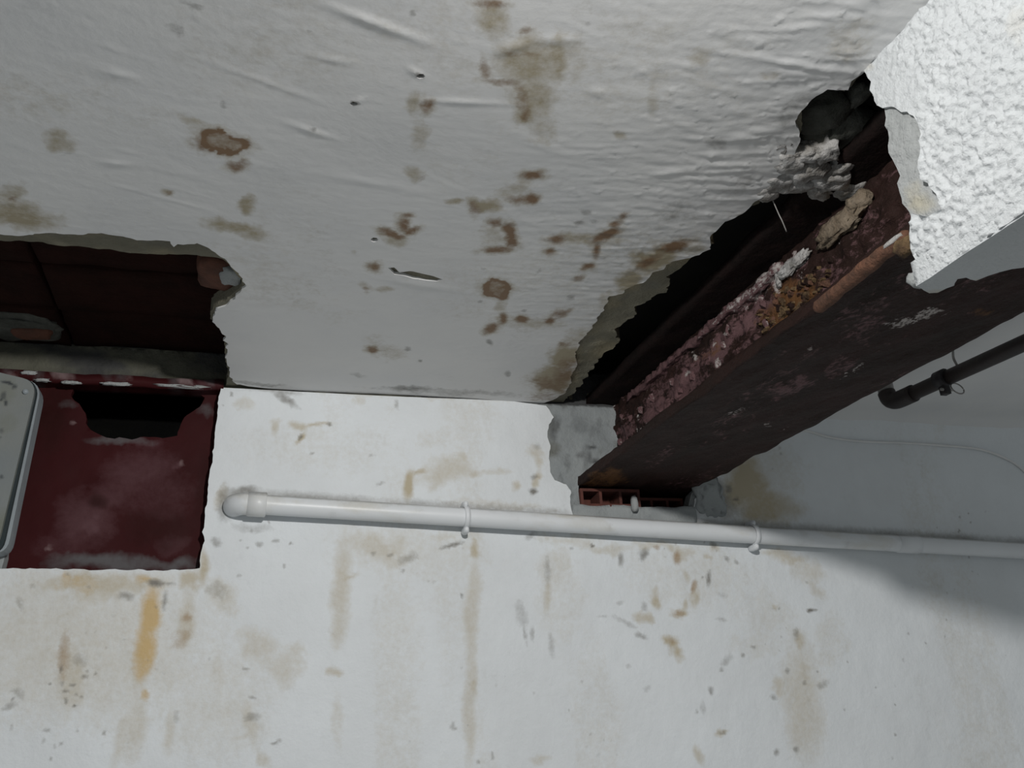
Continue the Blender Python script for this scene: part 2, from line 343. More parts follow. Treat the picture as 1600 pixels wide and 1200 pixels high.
CEIL_ST = [(770, 30, 30, 38, 0, .55, 1), (822, 95, 68, 46, 0, .6, 1), (835, 150, 44, 42, 0, .6, 1), (872, 90, 25, 50, 0, .6, 1), (822, 180, 26, 20, 0, .6, 1), (845, 205, 30, 30, 0, .3, 1), (900, 90, 30, 60, 0, .25, 1),
 (758, 108, 9, 24, -15, .5, 0), (785, 130, 34, 7, 5, .45, 0), (822, 180, 9, 12, 0, .5, 0), (815, 152, 12, 26, 0, .3, 0), (768, 4, 28, 8, 0, .5, 0), (822, 48, 12, 6, 0, .4, 0), (815, 85, 40, 5, 4, .3, 0),
 (650, 165, 17, 26, 0, .6, 1), (668, 168, 10, 14, 20, .6, 0), (655, 212, 15, 26, 0, .35, 1), (648, 272, 19, 11, 0, .5, 1), (660, 280, 8, 6, 0, .3, 0),
 (656, 118, 11, 5, 20, .6, 2), (645, 20, 7, 8, 0, .4, 2), (553, 161, 9, 4, 0, .6, 2), (490, 203, 5, 3, 0, .5, 2), (482, 48, 5, 3, 0, .3, 2),
 (348, 222, 40, 17, 14, .85, 0, 'ring'), (320, 222, 22, 14, 0, .45, 0), (372, 258, 17, 9, 10, .6, 0), (370, 260, 7, 5, 0, .6, 0), (300, 190, 24, 8, 18, .4, 1), (350, 225, 48, 26, 15, .35, 1),
 (275, 43, 22, 13, 25, .35, 2), (300, 10, 28, 6, 15, .25, 2), (95, 222, 32, 15, 10, .5, 1), (262, 300, 13, 7, 15, .5, 1), (265, 301, 6, 4, 0, .4, 0), (349, 163, 6, 8, 0, .35, 2), (105, 240, 14, 3, 0, .2, 2),
 (384, 321, 19, 14, 0, .65, 1), (365, 355, 54, 13, 8, .65, 1), (392, 368, 24, 14, 10, .55, 1), (30, 335, 72, 27, 12, .7, 1), (20, 300, 26, 20, 0, .5, 1), (20, 310, 7, 5, 0, .5, 0), (45, 150, 130, 60, 10, .12, 1), (200, 170, 120, 50, 10, .08, 1),
 (833, 274, 22, 9, 5, .75, 0), (818, 290, 40, 12, -25, .4, 1), (828, 309, 15, 8, 0, .8, 0), (812, 311, 24, 8, 0, .5, 0), (756, 322, 34, 18, 0, .7, 1), (740, 328, 10, 13, 30, .45, 0), (708, 315, 17, 6, 0, .6, 1), (790, 300, 24, 12, 0, .35, 1),
 (773, 350, 15, 8, 10, .7, 0), (797, 362, 10, 16, -35, .85, 0), (800, 378, 11, 11, 0, .85, 0), (778, 391, 28, 6, -5, .75, 0), (770, 368, 34, 26, 0, .3, 1),
 (633, 350, 14, 11, 30, .7, 0), (612, 366, 24, 7, 15, .7, 0), (645, 362, 16, 7, -15, .75, 0), (620, 376, 26, 11, 0, .5, 1), (585, 375, 6, 3, 0, .7, 2), (636, 337, 12, 4, 0, .5, 0),
 (583, 415, 15, 9, 0, .6, 0), (583, 414, 18, 12, 0, .5, 1), (575, 447, 15, 8, 25, .45, 1), (600, 452, 22, 6, 0, .4, 1), (574, 452, 6, 6, 0, .4, 0), (553, 394, 7, 4, 0, .3, 1),
 (868, 374, 22, 9, 0, .6, 0), (858, 393, 10, 7, 10, .7, 0), (945, 370, 28, 9, -20, .85, 0), (932, 392, 7, 16, 10, .65, 0), (960, 350, 14, 8, -35, .6, 0), (917, 418, 13, 6, -10, .75, 0), (903, 437, 11, 6, -10, .45, 0), (974, 338, 9, 5, -30, .5, 0), (895, 374, 56, 13, 0, .55, 1), (950, 372, 34, 20, 0, .4, 1), (915, 331, 10, 5, 0, .4, 2), (905, 347, 9, 5, 0, .35, 2), (928, 346, 8, 4, 0, .35, 2), (935, 400, 24, 14, 0, .25, 1),
 (775, 451, 21, 12, 5, 1., 0, 'ring'), (784, 464, 11, 5, 0, .8, 0), (779, 478, 15, 14, 0, .45, 1), (778, 455, 26, 20, 0, .4, 1),
 (786, 497, 8, 10, 25, .8, 0), (768, 512, 14, 8, -15, .75, 0), (815, 499, 14, 6, 5, .85, 0), (874, 488, 20, 7, -20, .6, 0), (858, 501, 11, 6, -10, .65, 0), (835, 504, 58, 9, 2, .4, 1), (770, 510, 22, 14, 0, .35, 1), (766, 535, 8, 5, 30, .5, 2), (892, 466, 8, 6, 0, .35, 2), (820, 485, 5, 3, 0, .4, 2), (755, 420, 6, 3, 0, .4, 2), (842, 425, 10, 4, -40, .3, 2), (750, 471, 5, 3, 0, .35, 2),
 (582, 547, 12, 6, 8, .85, 0), (610, 550, 36, 13, 0, .25, 1), (637, 545, 6, 5, 0, .4, 2), (657, 564, 4, 3, 0, .5, 2), (585, 530, 30, 14, 0, .15, 1),
 (868, 592, 42, 24, 0, .9, 1), (880, 560, 32, 24, -40, .9, 1), (862, 600, 34, 12, 10, .5, 0), (885, 585, 20, 30, 30, .5, 0), (850, 618, 26, 8, 0, .3, 0), (884, 538, 14, 5, 0, .4, 0), (900, 530, 26, 20, -40, .35, 1),
 (1020, 405, 44, 26, -25, .85, 1), (1050, 386, 34, 9, -10, .75, 0), (985, 440, 28, 20, -40, .75, 1), (1012, 408, 26, 10, -30, .6, 0), (1085, 392, 24, 8, 0, .5, 1), (1150, 345, 30, 10, -30, .35, 1), (950, 470, 20, 16, -40, .4, 1), (932, 510, 20, 10, -40, .3, 1),
 (968, 212, 12, 9, 20, .45, 1), (1095, 86, 28, 16, 0, .4, 1), (1025, 118, 26, 8, 0, .25, 1), (1020, 150, 14, 34, 0, .28, 1), (1200, 120, 20, 12, 0, .3, 1), (970, 36, 60, 40, 0, .1, 1), (1330, 60, 50, 40, -40, .25, 1), (1290, 210, 50, 18, -60, .25, 2), (1120, 225, 26, 12, 0, .25, 2), (1240, 175, 40, 20, -40, .3, 2), (1060, 330, 60, 20, -10, .15, 2), (1160, 290, 40, 20, -40, .2, 2), (920, 36, 8, 6, 0, .25, 2),
 (640, 607, 44, 5, 3, .55, 2), (560, 586, 16, 4, 5, .25, 2), (700, 612, 140, 6, 3, .3, 2), (400, 600, 60, 4, 4, .4, 2), (793, 583, 6, 6, 0, .4, 2)]
WALL_ST = [(120, 1010, 260, 150, 0, .30, 1), (330, 1100, 120, 120, 0, .18, 1), (640, 860, 160, 60, 5, .16, 1), (1080, 900, 140, 70, 5, .14, 1), (352, 786, 15, 34, 0, .5, 2), (380, 765, 34, 8, 0, .6, 2), (345, 775, 10, 24, 20, .45, 1), (395, 826, 40, 7, 5, .3, 2), (900, 700, 60, 80, 0, .12, 1), (500, 700, 160, 60, 0, .10, 1), (780, 790, 100, 10, 4, .25, 1), (940, 855, 60, 10, 4, .35, 1), (428, 668, 7, 16, 0, .45, 1), (464, 663, 20, 7, 5, .55, 1), (468, 679, 8, 11, 20, .8, 1), (467, 681, 4, 6, 25, .8, 2), (495, 662, 30, 4, -4, .6, 1), (515, 662, 6, 4, 0, .55, 2), (428, 656, 12, 6, 0, .3, 1),
 (487, 709, 4, 2, 0, .5, 2), (415, 699, 2, 2, 0, .5, 2), (594, 757, 8, 3, -20, .4, 2), (582, 711, 8, 2, 0, .3, 2), (400, 760, 2, 2, 0, .4, 2),
 (639, 758, 11, 30, 6, .8, 1), (655, 735, 18, 5, -5, .6, 1), (700, 738, 55, 28, 0, .42, 1), (722, 715, 16, 8, 25, .4, 1), (742, 742, 14, 12, 0, .45, 1), (775, 737, 34, 6, -4, .3, 1), (690, 680, 50, 20, -30, .15, 1), (740, 640, 60, 16, 20, .12, 1),
 (838, 718, 13, 26, 0, .4, 1), (806, 759, 9, 9, 0, .5, 1), (837, 750, 8, 14, 15, .6, 1), (833, 768, 8, 8, 0, .85, 2), (834, 745, 8, 4, 0, .5, 2), (840, 700, 8, 8, 0, .3, 2),
 (534, 915, 20, 100, 3, .42, 1), (590, 855, 62, 32, 5, .42, 1), (625, 878, 40, 18, 0, .35, 1), (640, 876, 18, 10, 0, .35, 2), (583, 865, 5, 4, 0, .4, 2), (610, 865, 5, 4, 0, .4, 2), (630, 893, 5, 3, 0, .6, 2), (545, 905, 18, 5, -20, .5, 1), (526, 980, 16, 40, 0, .35, 1), (526, 1054, 15, 10, 0, .5, 1), (528, 1130, 12, 60, 0, .18, 1),
 (738, 858, 11, 20, 0, .65, 1), (737, 960, 16, 120, 2, .38, 1), (735, 1100, 14, 120, 2, .38, 1), (739, 1072, 8, 20, 0, .5, 1), (706, 852, 24, 4, -14, .6, 2), (722, 931, 2, 6, 0, 1., 2), (722, 859, 2, 2, 0, .8, 2), (668, 929, 2, 2, 0, .6, 2), (675, 908, 16, 2, 0, .25, 2), (740, 840, 24, 8, 0, .3, 1), (690, 838, 30, 8, 0, .3, 1),
 (236, 960, 20, 55, 6, .8, 3), (228, 1015, 19, 55, 7, .75, 3), (224, 1050, 12, 16, 0, .6, 3), (227, 1085, 8, 10, 0, .6, 3), (222, 1030, 30, 100, 8, .4, 1), (212, 1130, 24, 80, 10, .35, 1), (190, 1150, 12, 70, 14, .32, 1), (100, 905, 8, 14, 15, .4, 3), (115, 915, 40, 14, 0, .25, 3), (225, 905, 14, 8, 0, .5, 3),
 (240, 911, 16, 8, 0, .75, 2), (262, 912, 14, 3, 0, .5, 2), (150, 912, 150, 24, -2, .55, 1), (150, 930, 80, 16, 0, .4, 1), (195, 932, 14, 8, 0, .5, 2), (60, 930, 70, 60, 0, .28, 1), (120, 940, 100, 10, 0, .3, 1), (300, 912, 22, 22, 0, .6, 1), (318, 890, 10, 34, 0, .65, 1),
 (290, 975, 20, 60, 6, .5, 1), (292, 960, 12, 10, 0, .5, 0), (285, 1000, 16, 24, 0, .3, 0), (258, 940, 5, 18, 8, .5, 2), (265, 1060, 9, 60, 4, .25, 1), (265, 1140, 12, 50, 8, .35, 1), (275, 1120, 6, 16, 0, .3, 2),
 (100, 1025, 13, 38, 5, .45, 0), (110, 1050, 34, 75, 0, .5, 1), (50, 1030, 50, 60, 0, .28, 1), (120, 1085, 20, 34, 0, .4, 1), (125, 1030, 12, 12, 0, .25, 2), (95, 1068, 4, 3, 0, .7, 2), (113, 1070, 4, 3, 0, .7, 2), (125, 1086, 6, 2, 10, .7, 2), (107, 1095, 4, 4, 0, .7, 2), (118, 1102, 4, 4, 0, .7, 2), (130, 1057, 6, 2, 10, .6, 2), (96, 1045, 3, 8, 0, .6, 2), (122, 1140, 4, 3, 0, .5, 2), (72, 1143, 6, 4, 0, .4, 2), (15, 1105, 16, 6, -20, .4, 2), (25, 1085, 10, 12, -30, .3, 2), (35, 940, 8, 14, 0, .3, 2), (50, 917, 6, 4, 0, .3, 2), (88, 1167, 4, 6, 0, .3, 2),
 (350, 935, 30, 34, 0, .35, 1), (345, 930, 20, 16, 0, .25, 2), (400, 1010, 40, 34, 0, .32, 1), (445, 1040, 40, 40, 0, .32, 1), (340, 1060, 16, 70, 0, .25, 1), (390, 1130, 14, 50, -8, .35, 1), (395, 1120, 12, 8, 0, .4, 2), (385, 1048, 8, 4, 0, .4, 2), (410, 1180, 14, 24, -35, .35, 1), (432, 1160, 10, 3, -10, .6, 2), (395, 1091, 8, 2, 0, .5, 2), (220, 1168, 8, 2, -30, .4, 2), (380, 1150, 30, 6, -10, .3, 1), (405, 848, 8, 5, 0, .4, 2), (430, 845, 8, 3, -15, .5, 2), (390, 830, 4, 2, -20, .8, 2), (446, 886, 3, 4, 0, .5, 2), (455, 850, 2, 2, 0, .7, 2), (388, 869, 2, 2, 0, .6, 2), (374, 899, 5, 3, 0, .3, 2), (337, 845, 8, 8, 0, .4, 2),
 (857, 930, 8, 40, 3, .4, 1), (856, 890, 6, 24, 0, .35, 2), (862, 1010, 6, 24, -8, .25, 2), (815, 960, 12, 30, -12, .28, 2), (820, 990, 3, 22, -8, .4, 2), (832, 990, 4, 14, 0, .4, 2), (870, 890, 30, 40, 0, .25, 1), (880, 940, 50, 90, 0, .12, 1), (890, 840, 60, 14, 0, .28, 1), (830, 838, 12, 6, -40, .4, 2),
 (925, 852, 2, 4, 0, .9, 2), (918, 843, 2, 2, 0, .7, 2), (892, 858, 4, 3, 0, .4, 2), (970, 874, 6, 14, 0, .55, 2), (1005, 866, 8, 14, 0, .6, 2), (1002, 852, 8, 8, 0, .4, 1), (1024, 856, 8, 4, 20, .5, 0), (1045, 858, 14, 8, 0, .5, 1), (1062, 868, 12, 10, 0, .6, 0), (1065, 862, 24, 12, 0, .5, 1), (1072, 900, 6, 16, -10, .45, 1), (1082, 918, 8, 10, 0, .6, 0), (1084, 930, 12, 20, 0, .5, 1), (1107, 905, 4, 16, 5, .65, 2), (1104, 872, 10, 5, 10, .5, 1), (1113, 855, 12, 10, 0, .45, 1), (1113, 850, 6, 8, 0, .5, 2), (1134, 873, 4, 4, 0, .5, 2), (1148, 877, 5, 4, 0, .4, 2), (1020, 850, 40, 9, 3, .4, 1),
 (1027, 935, 10, 18, -15, .65, 1), (1006, 945, 6, 10, 0, .4, 2), (1010, 965, 13, 14, 0, .5, 1), (1060, 962, 16, 12, -20, .6, 1), (1056, 962, 8, 8, 0, .4, 0), (1070, 945, 6, 14, 10, .5, 1), (1048, 1010, 18, 16, 20, .7, 1), (1058, 1022, 10, 12, -20, .6, 1), (1050, 1003, 5, 6, 0, .4, 0), (975, 972, 26, 5, 22, .35, 2), (1000, 995, 12, 5, 30, .45, 2), (968, 940, 6, 6, 0, .3, 2), (1128, 968, 14, 4, 0, .3, 2), (940, 965, 10, 3, 0, .3, 2),
 (1137, 1030, 8, 10, 0, .3, 2), (1113, 1078, 5, 7, -20, .55, 2), (1128, 1045, 5, 4, 0, .4, 2), (1160, 1024, 4, 3, 0, .5, 2), (1177, 1013, 6, 3, 0, .45, 2), (1126, 1145, 11, 6, -10, .6, 1), (1128, 1145, 8, 4, 0, .4, 2), (1095, 1175, 8, 16, -20, .5, 1), (1088, 1112, 3, 3, 0, .4, 2), (1098, 1105, 6, 14, 0, .25, 2), (1010, 1075, 6, 5, 0, .3, 2), (908, 1066, 2, 3, 0, .4, 2), (984, 1042, 6, 4, 0, .25, 2), (935, 1180, 4, 5, 0, .3, 2), (840, 1185, 20, 10, 0, .3, 1),
 (1255, 1095, 40, 120, -4, .34, 1), (1262, 1050, 18, 34, 0, .4, 1), (1250, 1130, 26, 60, 0, .32, 1), (1222, 1070, 12, 20, -30, .45, 1), (1210, 1088, 7, 6, 30, .5, 2), (1232, 1050, 4, 6, 0, .5, 2), (1258, 1066, 3, 4, 0, .5, 2), (1245, 1172, 6, 8, 0, .5, 2), (1213, 1175, 5, 6, 0, .5, 2), (1250, 1000, 12, 22, -15, .5, 1), (1244, 990, 5, 12, 0, .35, 2), (1285, 1070, 6, 8, 0, .3, 2), (1265, 953, 7, 5, -20, .95, 2), (1270, 951, 10, 2, 0, .6, 2), (1213, 945, 10, 10, 0, .45, 1), (1215, 952, 10, 2, 0, .4, 2), (1300, 1000, 30, 60, 0, .15, 1), (1180, 1010, 60, 24, 0, .14, 1), (1130, 930, 10, 5, 10, .3, 2), (1200, 960, 60, 60, 0, .14, 1),
 (1235, 875, 34, 18, 15, .5, 1), (1275, 920, 12, 20, -30, .3, 1), (1215, 862, 34, 8, 4, .45, 1), (1260, 890, 40, 26, 20, .3, 1),
 (1165, 755, 44, 60, 10, .8, 1), (1195, 790, 70, 36, 10, .7, 1), (1152, 778, 5, 4, 0, .7, 2), (1139, 762, 8, 7, 0, .6, 2), (1120, 780, 40, 30, 0, .45, 2), (1130, 800, 44, 10, 0, .3, 2), (1103, 818, 6, 4, 0, .9, 2), (1210, 740, 60, 70, 0, .2, 1), (1170, 735, 26, 26, 0, .4, 1),
 (640, 618, 200, 6, 3, .25, 1), (560, 622, 10, 10, 0, .3, 1), (380, 630, 24, 10, 20, .3, 1), (445, 625, 24, 8, 28, .6, 2), (430, 612, 50, 5, 4, .5, 2), (620, 632, 4, 8, 0, .4, 2)]
def grime(P, st, k, sx=9., sy=2.5, s=0, axes=(0, 2), dk=.5):
    a, b = P[:, axes[0]], P[:, axes[1]]
    st[:, 1] = np.maximum(st[:, 1], k*sstep(.05, .55, fbm(a*sx, b*sy, s=s, o=5)))
    st[:, 2] = np.maximum(st[:, 2], dk*k*sstep(.1, .6, fbm(a*sx*3, b*sx*2, s=s+9, o=4)))
    return st
def ceil_stain(P):
    st = grime(P, blobs(P, CEIL_ST, s=2, halo=.55), .10, 5, 5, 4, (0, 1)); return st
def wall_stain(P):
    st = grime(P, np.minimum(1.3, 1.35*blobs(P, WALL_ST, warp=11, s=7)), .17, 8, 1.6, 5, dk=.3)
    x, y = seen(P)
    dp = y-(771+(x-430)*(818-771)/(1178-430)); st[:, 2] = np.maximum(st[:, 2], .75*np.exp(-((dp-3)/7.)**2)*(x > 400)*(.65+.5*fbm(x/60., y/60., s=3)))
    st[:, 2] = np.maximum(st[:, 2], .7*(fbm(P[:, 0]*160, P[:, 2]*160, s=21, o=2) > .70)*sstep(.1, .5, fbm(P[:, 0]*6, P[:, 2]*6, s=8)))
    return st
def plain_stain(P): return np.zeros((len(P), 4))

# ------------------------------------------------------------------ surfaces as maps
def wall_map(y): return lambda V: (np.stack([V[:, 0], np.full(len(V), y), V[:, 1]], 1), np.tile([0., -1, 0], (len(V), 1)))
def ceil_map(z): return lambda V: (np.stack([V[:, 0], V[:, 1], np.full(len(V), z)], 1), np.tile([0., 0, -1], (len(V), 1)))
def side_map(x): return lambda V: (np.stack([np.full(len(V), x), V[:, 0], V[:, 1]], 1), np.tile([-1., 0, 0], (len(V), 1)))
def Wp(l, y=D): return [on_y(a, b, y)[[0, 2]] for a, b in l]
def Cp(l, z=ZC): return [on_z(a, b, z)[:2] for a, b in l]
X0, X1, Y0, ZF = -1.25, 2.65, -1.0, -EYE
XB0, XB1 = .609, .868            # rusty beam, left and right edge of the lower flange
ZB = .423                        # underside of the lower flange
XW = .700                        # left face of its web
XC = .564                        # left face of the plaster casing
ZCB = .347                       # underside of the casing

# ================================================================== the setting
floor = rbox('floor', (X0, Y0, ZF-.1), (X1, D+.3, ZF), 5, 0, FLOORM); floor['kind'] = 'structure'

# ---- back wall: grey mortar body with a niche and the beam seat broken open, white paint layer over it
niche = [(55, 594), (345, 594), (342, 620), (337, 660), (336, 690), (331, 705), (333, 722), (329, 740), (325, 770), (321, 800), (317, 830), (319, 845), (314, 862), (311, 889), (250, 891), (160, 890), (80, 888), (6, 888), (30, 740)]
niche_body = Wp([(50, 594), (347, 594), (344, 640), (334, 760), (316, 893), (0, 892), (28, 740)])
body_out = [(X0, ZF), (X1, ZF), (X1, .66), (X0, .66)]
seat_body = Wp([(960, 560), (972, 640), (968, 705), (925, 738), (905, 757), (907, 768), (908, 790), (990, 795), (1078, 797), (1082, 770), (1100, 752), (1110, 690), (1110, 560)])
seat_body = [(p[0], min(p[1], .655)) for p in seat_body]
def mort_stain(P):
    st = grime(P, plain_stain(P), .5, 18, 18, 3)
    x, y = seen(P)
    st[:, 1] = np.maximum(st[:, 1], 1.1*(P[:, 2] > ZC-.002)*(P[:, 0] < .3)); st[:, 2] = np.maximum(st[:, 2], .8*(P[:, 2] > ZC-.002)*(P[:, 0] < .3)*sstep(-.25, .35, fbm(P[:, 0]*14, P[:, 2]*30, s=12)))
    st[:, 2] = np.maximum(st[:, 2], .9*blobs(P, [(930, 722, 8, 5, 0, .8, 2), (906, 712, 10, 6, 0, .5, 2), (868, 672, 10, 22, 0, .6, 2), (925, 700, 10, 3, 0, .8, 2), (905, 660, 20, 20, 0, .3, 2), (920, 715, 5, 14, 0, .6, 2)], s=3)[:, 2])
    st[:, 2] = np.maximum(st[:, 2], .95*(P[:, 2] > .587)*(P[:, 0] > .3))  # dark of the hole beside the beam, painted on the mortar top
    return st
def mort_disp(V): return .006*fbm(V[:, 0]*28, V[:, 1]*28, s=4, o=5)
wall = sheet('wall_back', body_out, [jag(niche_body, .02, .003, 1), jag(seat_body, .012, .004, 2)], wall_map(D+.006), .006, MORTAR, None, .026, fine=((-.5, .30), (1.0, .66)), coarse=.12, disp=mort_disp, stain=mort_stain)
wall['kind'] = 'structure'

seat = [(852, 634), (858, 640), (864, 652), (857, 664), (855, 680), (860, 696), (857, 716), (859, 738), (866, 750), (884, 757), (892, 770), (890, 785), (896, 806), (896, 817), (1000, 820), (1086, 824), (1083, 803), (1086, 780), (1098, 764), (1104, 748), (1112, 700), (1112, 600)]
top_l = on_y(340, 606)[2]
def wall_outline():
    o = [(X0, ZF), (X1, ZF), (X1, ZC+.001)]
    s = Wp(seat); s = [(p[0], min(p[1], ZC+.001)) for p in s]
    return o+s[::-1]
po = wall_outline()
nich = Wp(niche); nich = [(p[0], min(p[1], ZC+.0005)) for p in nich]
# outline runs along the ceiling, round the beam seat, on to the niche corner and down round the niche
po = po+[(p[0], p[1]) for p in Wp([(800, 627), (500, 614), (420, 610), (346, 606)])]+[p for p in nich[1:-2]]+[nich[-2], (X0, nich[-2][1])]
po = np.array(po); 
po_j = jag(po, .006, 0)
keep = (np.abs(po_j[:, 0]-X0) > .02) & (np.abs(po_j[:, 0]-X1) > .02) & (po_j[:, 1] > -1.4)
po_j[:, 0] += keep*.0035*fbm(po_j[:, 0]*80, po_j[:, 1]*80, s=31, o=3)
po_j[:, 1] += keep*.0028*fbm(po_j[:, 0]*80+5, po_j[:, 1]*80, s=33, o=3)*(po_j[:, 1] < ZC-.02)
def wall_disp(V):
    d = .0035*fbm(V[:, 0]*5, V[:, 1]*4, s=40, o=3)+.0009*fbm(V[:, 0]*45, V[:, 1]*30, s=41, o=3)
    # the top of the wall right of the beam is rounded into the ceiling
    d += .035*sstep(.52, .60, V[:, 1])**2*sstep(.95, 1.15, V[:, 0])
    return d
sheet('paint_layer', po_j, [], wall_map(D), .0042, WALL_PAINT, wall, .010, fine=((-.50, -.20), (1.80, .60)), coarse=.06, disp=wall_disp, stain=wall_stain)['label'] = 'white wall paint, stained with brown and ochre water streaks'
core = rbox('void_backing', (X0, D+.22, ZF), (X1, D+.32, .66), 5, 0, VOIDSHADE, wall)  # unseen backing added to shut out light, coloured as the hole's darkness
rbox('niche_reveal', (-.43, D+.075, .24), (-.395, D+.22, .62), .05, .002, CONCRETE, wall)

# seat under the beam: hollow clay bricks laid in the mortar
def hollow_brick(name, x0, x1, z0, z1, y0, y1, cells, mat, parent, lab=None):
    bm_v = []; bm_f = []
    nx = cells; w = (x1-x0)/nx; t = .0055; 
    def q(pts):
        b = len(bm_v); bm_v.extend(pts); bm_f.append(tuple(range(b, b+4)))
    for i in range(nx):
        a0 = x0+i*w; a1 = a0+w; c0 = a0+(t if i == 0 else t/2); c1 = a1-(t if i == nx-1 else t/2); e0 = z0+t; e1 = z1-t; yb = y0+.05
        q([(a0, y0, z0), (a1, y0, z0), (c1, y0, e0), (c0, y0, e0)]); q([(a1, y0, z0), (a1, y0, z1), (c1, y0, e1), (c1, y0, e0)])
        q([(a1, y0, z1), (a0, y0, z1), (c0, y0, e1), (c1, y0, e1)]); q([(a0, y0, z1), (a0, y0, z0), (c0, y0, e0), (c0, y0, e1)])
        q([(c0, y0, e0), (c1, y0, e0), (c1, yb, e0), (c0, yb, e0)]); q([(c0, yb, e1), (c1, yb, e1), (c1, y0, e1), (c0, y0, e1)])
        q([(c0, y0, e1), (c0, y0, e0), (c0, yb, e0), (c0, yb, e1)]); q([(c1, y0, e0), (c1, y0, e1), (c1, yb, e1), (c1, yb, e0)])
        q([(c0, yb, e0), (c1, yb, e0), (c1, yb, e1), (c0, yb, e1)])
    q([(x0, y0, z0), (x0, y0, z1), (x0, y1, z1), (x0, y1, z0)]); q([(x1, y0, z1), (x1, y0, z0), (x1, y1, z0), (x1, y1, z1)])
    q([(x0, y0, z1), (x1, y0, z1), (x1, y1, z1), (x0, y1, z1)]); q([(x1, y0, z0), (x0, y0, z0), (x0, y1, z0), (x1, y1, z0)])
    o = raw(name, bm_v, bm_f, mat, parent, False)
    if lab: o['label'] = lab
    return o
hollow_brick('hollow_brick', .610, .735, .380, .4155, D+.000, D+.12, 3, BRICK, wall)
hollow_brick('hollow_brick', .742, .848, .377, .409, D+.040, D+.12, 3, BRICK, wall)
rbox('mortar_bed', (.592, D-.002, .340), (.852, D+.10, .381), .008, .005, MORTAR, wall, 30, 3, plain_stain)
lump('plaster_drip', on_y(991, 787, D-.012), (.007, .008, .017), RENDER, wall, 2, .3, 2, 4, plain_stain)
lump('mortar_lump', on_y(1108, 778, D+.004), (.034, .010, .042), MORTAR, wall, 4, .5, 2.4, 8, lambda P: grime(P, plain_stain(P), 1., 30, 30, 2))
def lint_stain(P):
    st = grime(P, plain_stain(P), .9, 20, 40, 2); st[:, 3] = .8*sstep(.25, .5, fbm(P[:, 0]*30, P[:, 2]*90, s=3)); return st
# steel lintel over the niche with scabs of plaster left on it
lint = rbox('lintel', (-.43, D-.002, .586), (-.064, D+.048, .603), .012, .004, REDPAINT, wall, 30, 5, lambda P: lint_stain(P))
lint['label'] = 'dark red lintel with scabs of white plaster'
for (a, b, w, h) in ((66, 594, 12, .003), (112, 598, 14, .003), (182, 600, 22, .0035), (290, 604, 40, .0035), (46, 583, 12, .004)):
    lump('plaster_scab', on_y(a, b, D+.0005), (w*.00112, .004, h), RENDER, lint, 3, .6, 3.2, a, plain_stain)

# ---- ceiling: bare plaster with a broad hole on the left and the opened beam casing on the right; paint layer under it
hole_l = [(-400, 560), (-400, 388), (-60, 377), (0, 379), (66, 383), (110, 390), (163, 394), (236, 402), (273, 403), (290, 402), (341, 406), (356, 416), (367, 428), (378, 441), (374, 453), (366, 462), (349, 474), (335, 480), (328, 495), (336, 511), (349, 526), (352, 563), (357, 588), (352, 607)]
cl = Cp(hole_l); cl[-1] = np.array([cl[-1][0], D+.012]); cl = [c for c in cl]+[np.array([cl[0][0], D+.012])]; cl[0] = np.array([cl[-1][0], 1.3])
for c in cl: c[0] = max(c[0], X0+.25)
cl = [cl[-1]]+cl[1:-1]
beam_edge = [(905, 606), (912, 596), (919, 589), (930, 575), (942, 556), (960, 548), (970, 537), (967, 517), (994, 494), (997, 481), (1020, 470), (1040, 459), (1043, 436), (1069, 416), (1095, 400), (1114, 387), (1116, 361), (1134, 345), (1160, 335), (1180, 319), (1199, 306), (1214, 286), (1236, 262), (1246, 235), (1254, 205), (1252, 178), (1268, 155), (1290, 141), (1325, 143), (1337, 128), (1352, 112)]
ce = Cp(beam_edge)
ce = [np.array([ce[0][0], D+.012])]+ce+[np.array([.585, .45]), np.array([.585, -.95]), np.array([.866, -.95]), np.array([.866, D+.012])]
c_out = [(X0, Y0), (X1, Y0), (X1, D+.02), (X0, D+.02)]
def bare_stain(P):
    st = grime(P, blobs(P, CEIL_ST, s=2), .6, 12, 12, 4, (0, 1)); st[:, 0] *= .6
    return st
ceiling = sheet('ceiling', c_out, [jag(cl, .006, .004, 3), jag(jag(ce, .012, .010, 14), .005, .005, 4)], ceil_map(ZC+.004), .006, BARE, None, .022, fine=((-.7, .45), (.9, 1.62)), coarse=.08,
    disp=lambda V: .003*fbm(V[:, 0]*35, V[:, 1]*35, s=14, o=4), stain=bare_stain, flip=True)
ceiling['kind'] = 'structure'; ceiling['label'] = 'stained white plaster ceiling broken open at the left and along the beam'

pl = [(-400, 375), (-60, 369), (0, 366), (30, 369), (71, 364), (100, 367), (123, 369), (160, 366), (189, 369), (215, 376), (236, 377), (268, 379), (274, 388), (280, 384), (310, 382), (328, 390), (343, 402), (359, 414), (371, 427), (382, 441), (378, 455), (368, 465), (351, 477), (337, 483), (331, 495), (338, 511), (352, 526), (356, 563), (361, 590), (370, 600), (395, 604), (420, 607)]
pp = Cp(pl); pp[0] = np.array([X0, pp[0][1]])
paint_edge = [(850, 629), (868, 622), (884, 612), (890, 600), (893, 584), (902, 568), (899, 552), (905, 536), (915, 522), (924, 512), (938, 490), (946, 478), (952, 462), (972, 458), (985, 446), (1008, 440), (1020, 424), (1036, 418), (1052, 406), (1072, 402), (1092, 396), (1108, 388), (1113, 363), (1131, 345), (1158, 334), (1178, 318), (1197, 304), (1210, 285), (1232, 260), (1243, 235), (1250, 206), (1247, 178), (1266, 153), (1289, 139), (1324, 141), (1334, 126), (1349, 111)]
pe = Cp(paint_edge)
gash = Cp([(606, 419), (616, 418), (624, 426), (640, 424), (660, 428), (678, 432), (692, 437), (683, 440), (668, 439), (648, 436), (630, 431), (616, 429)])
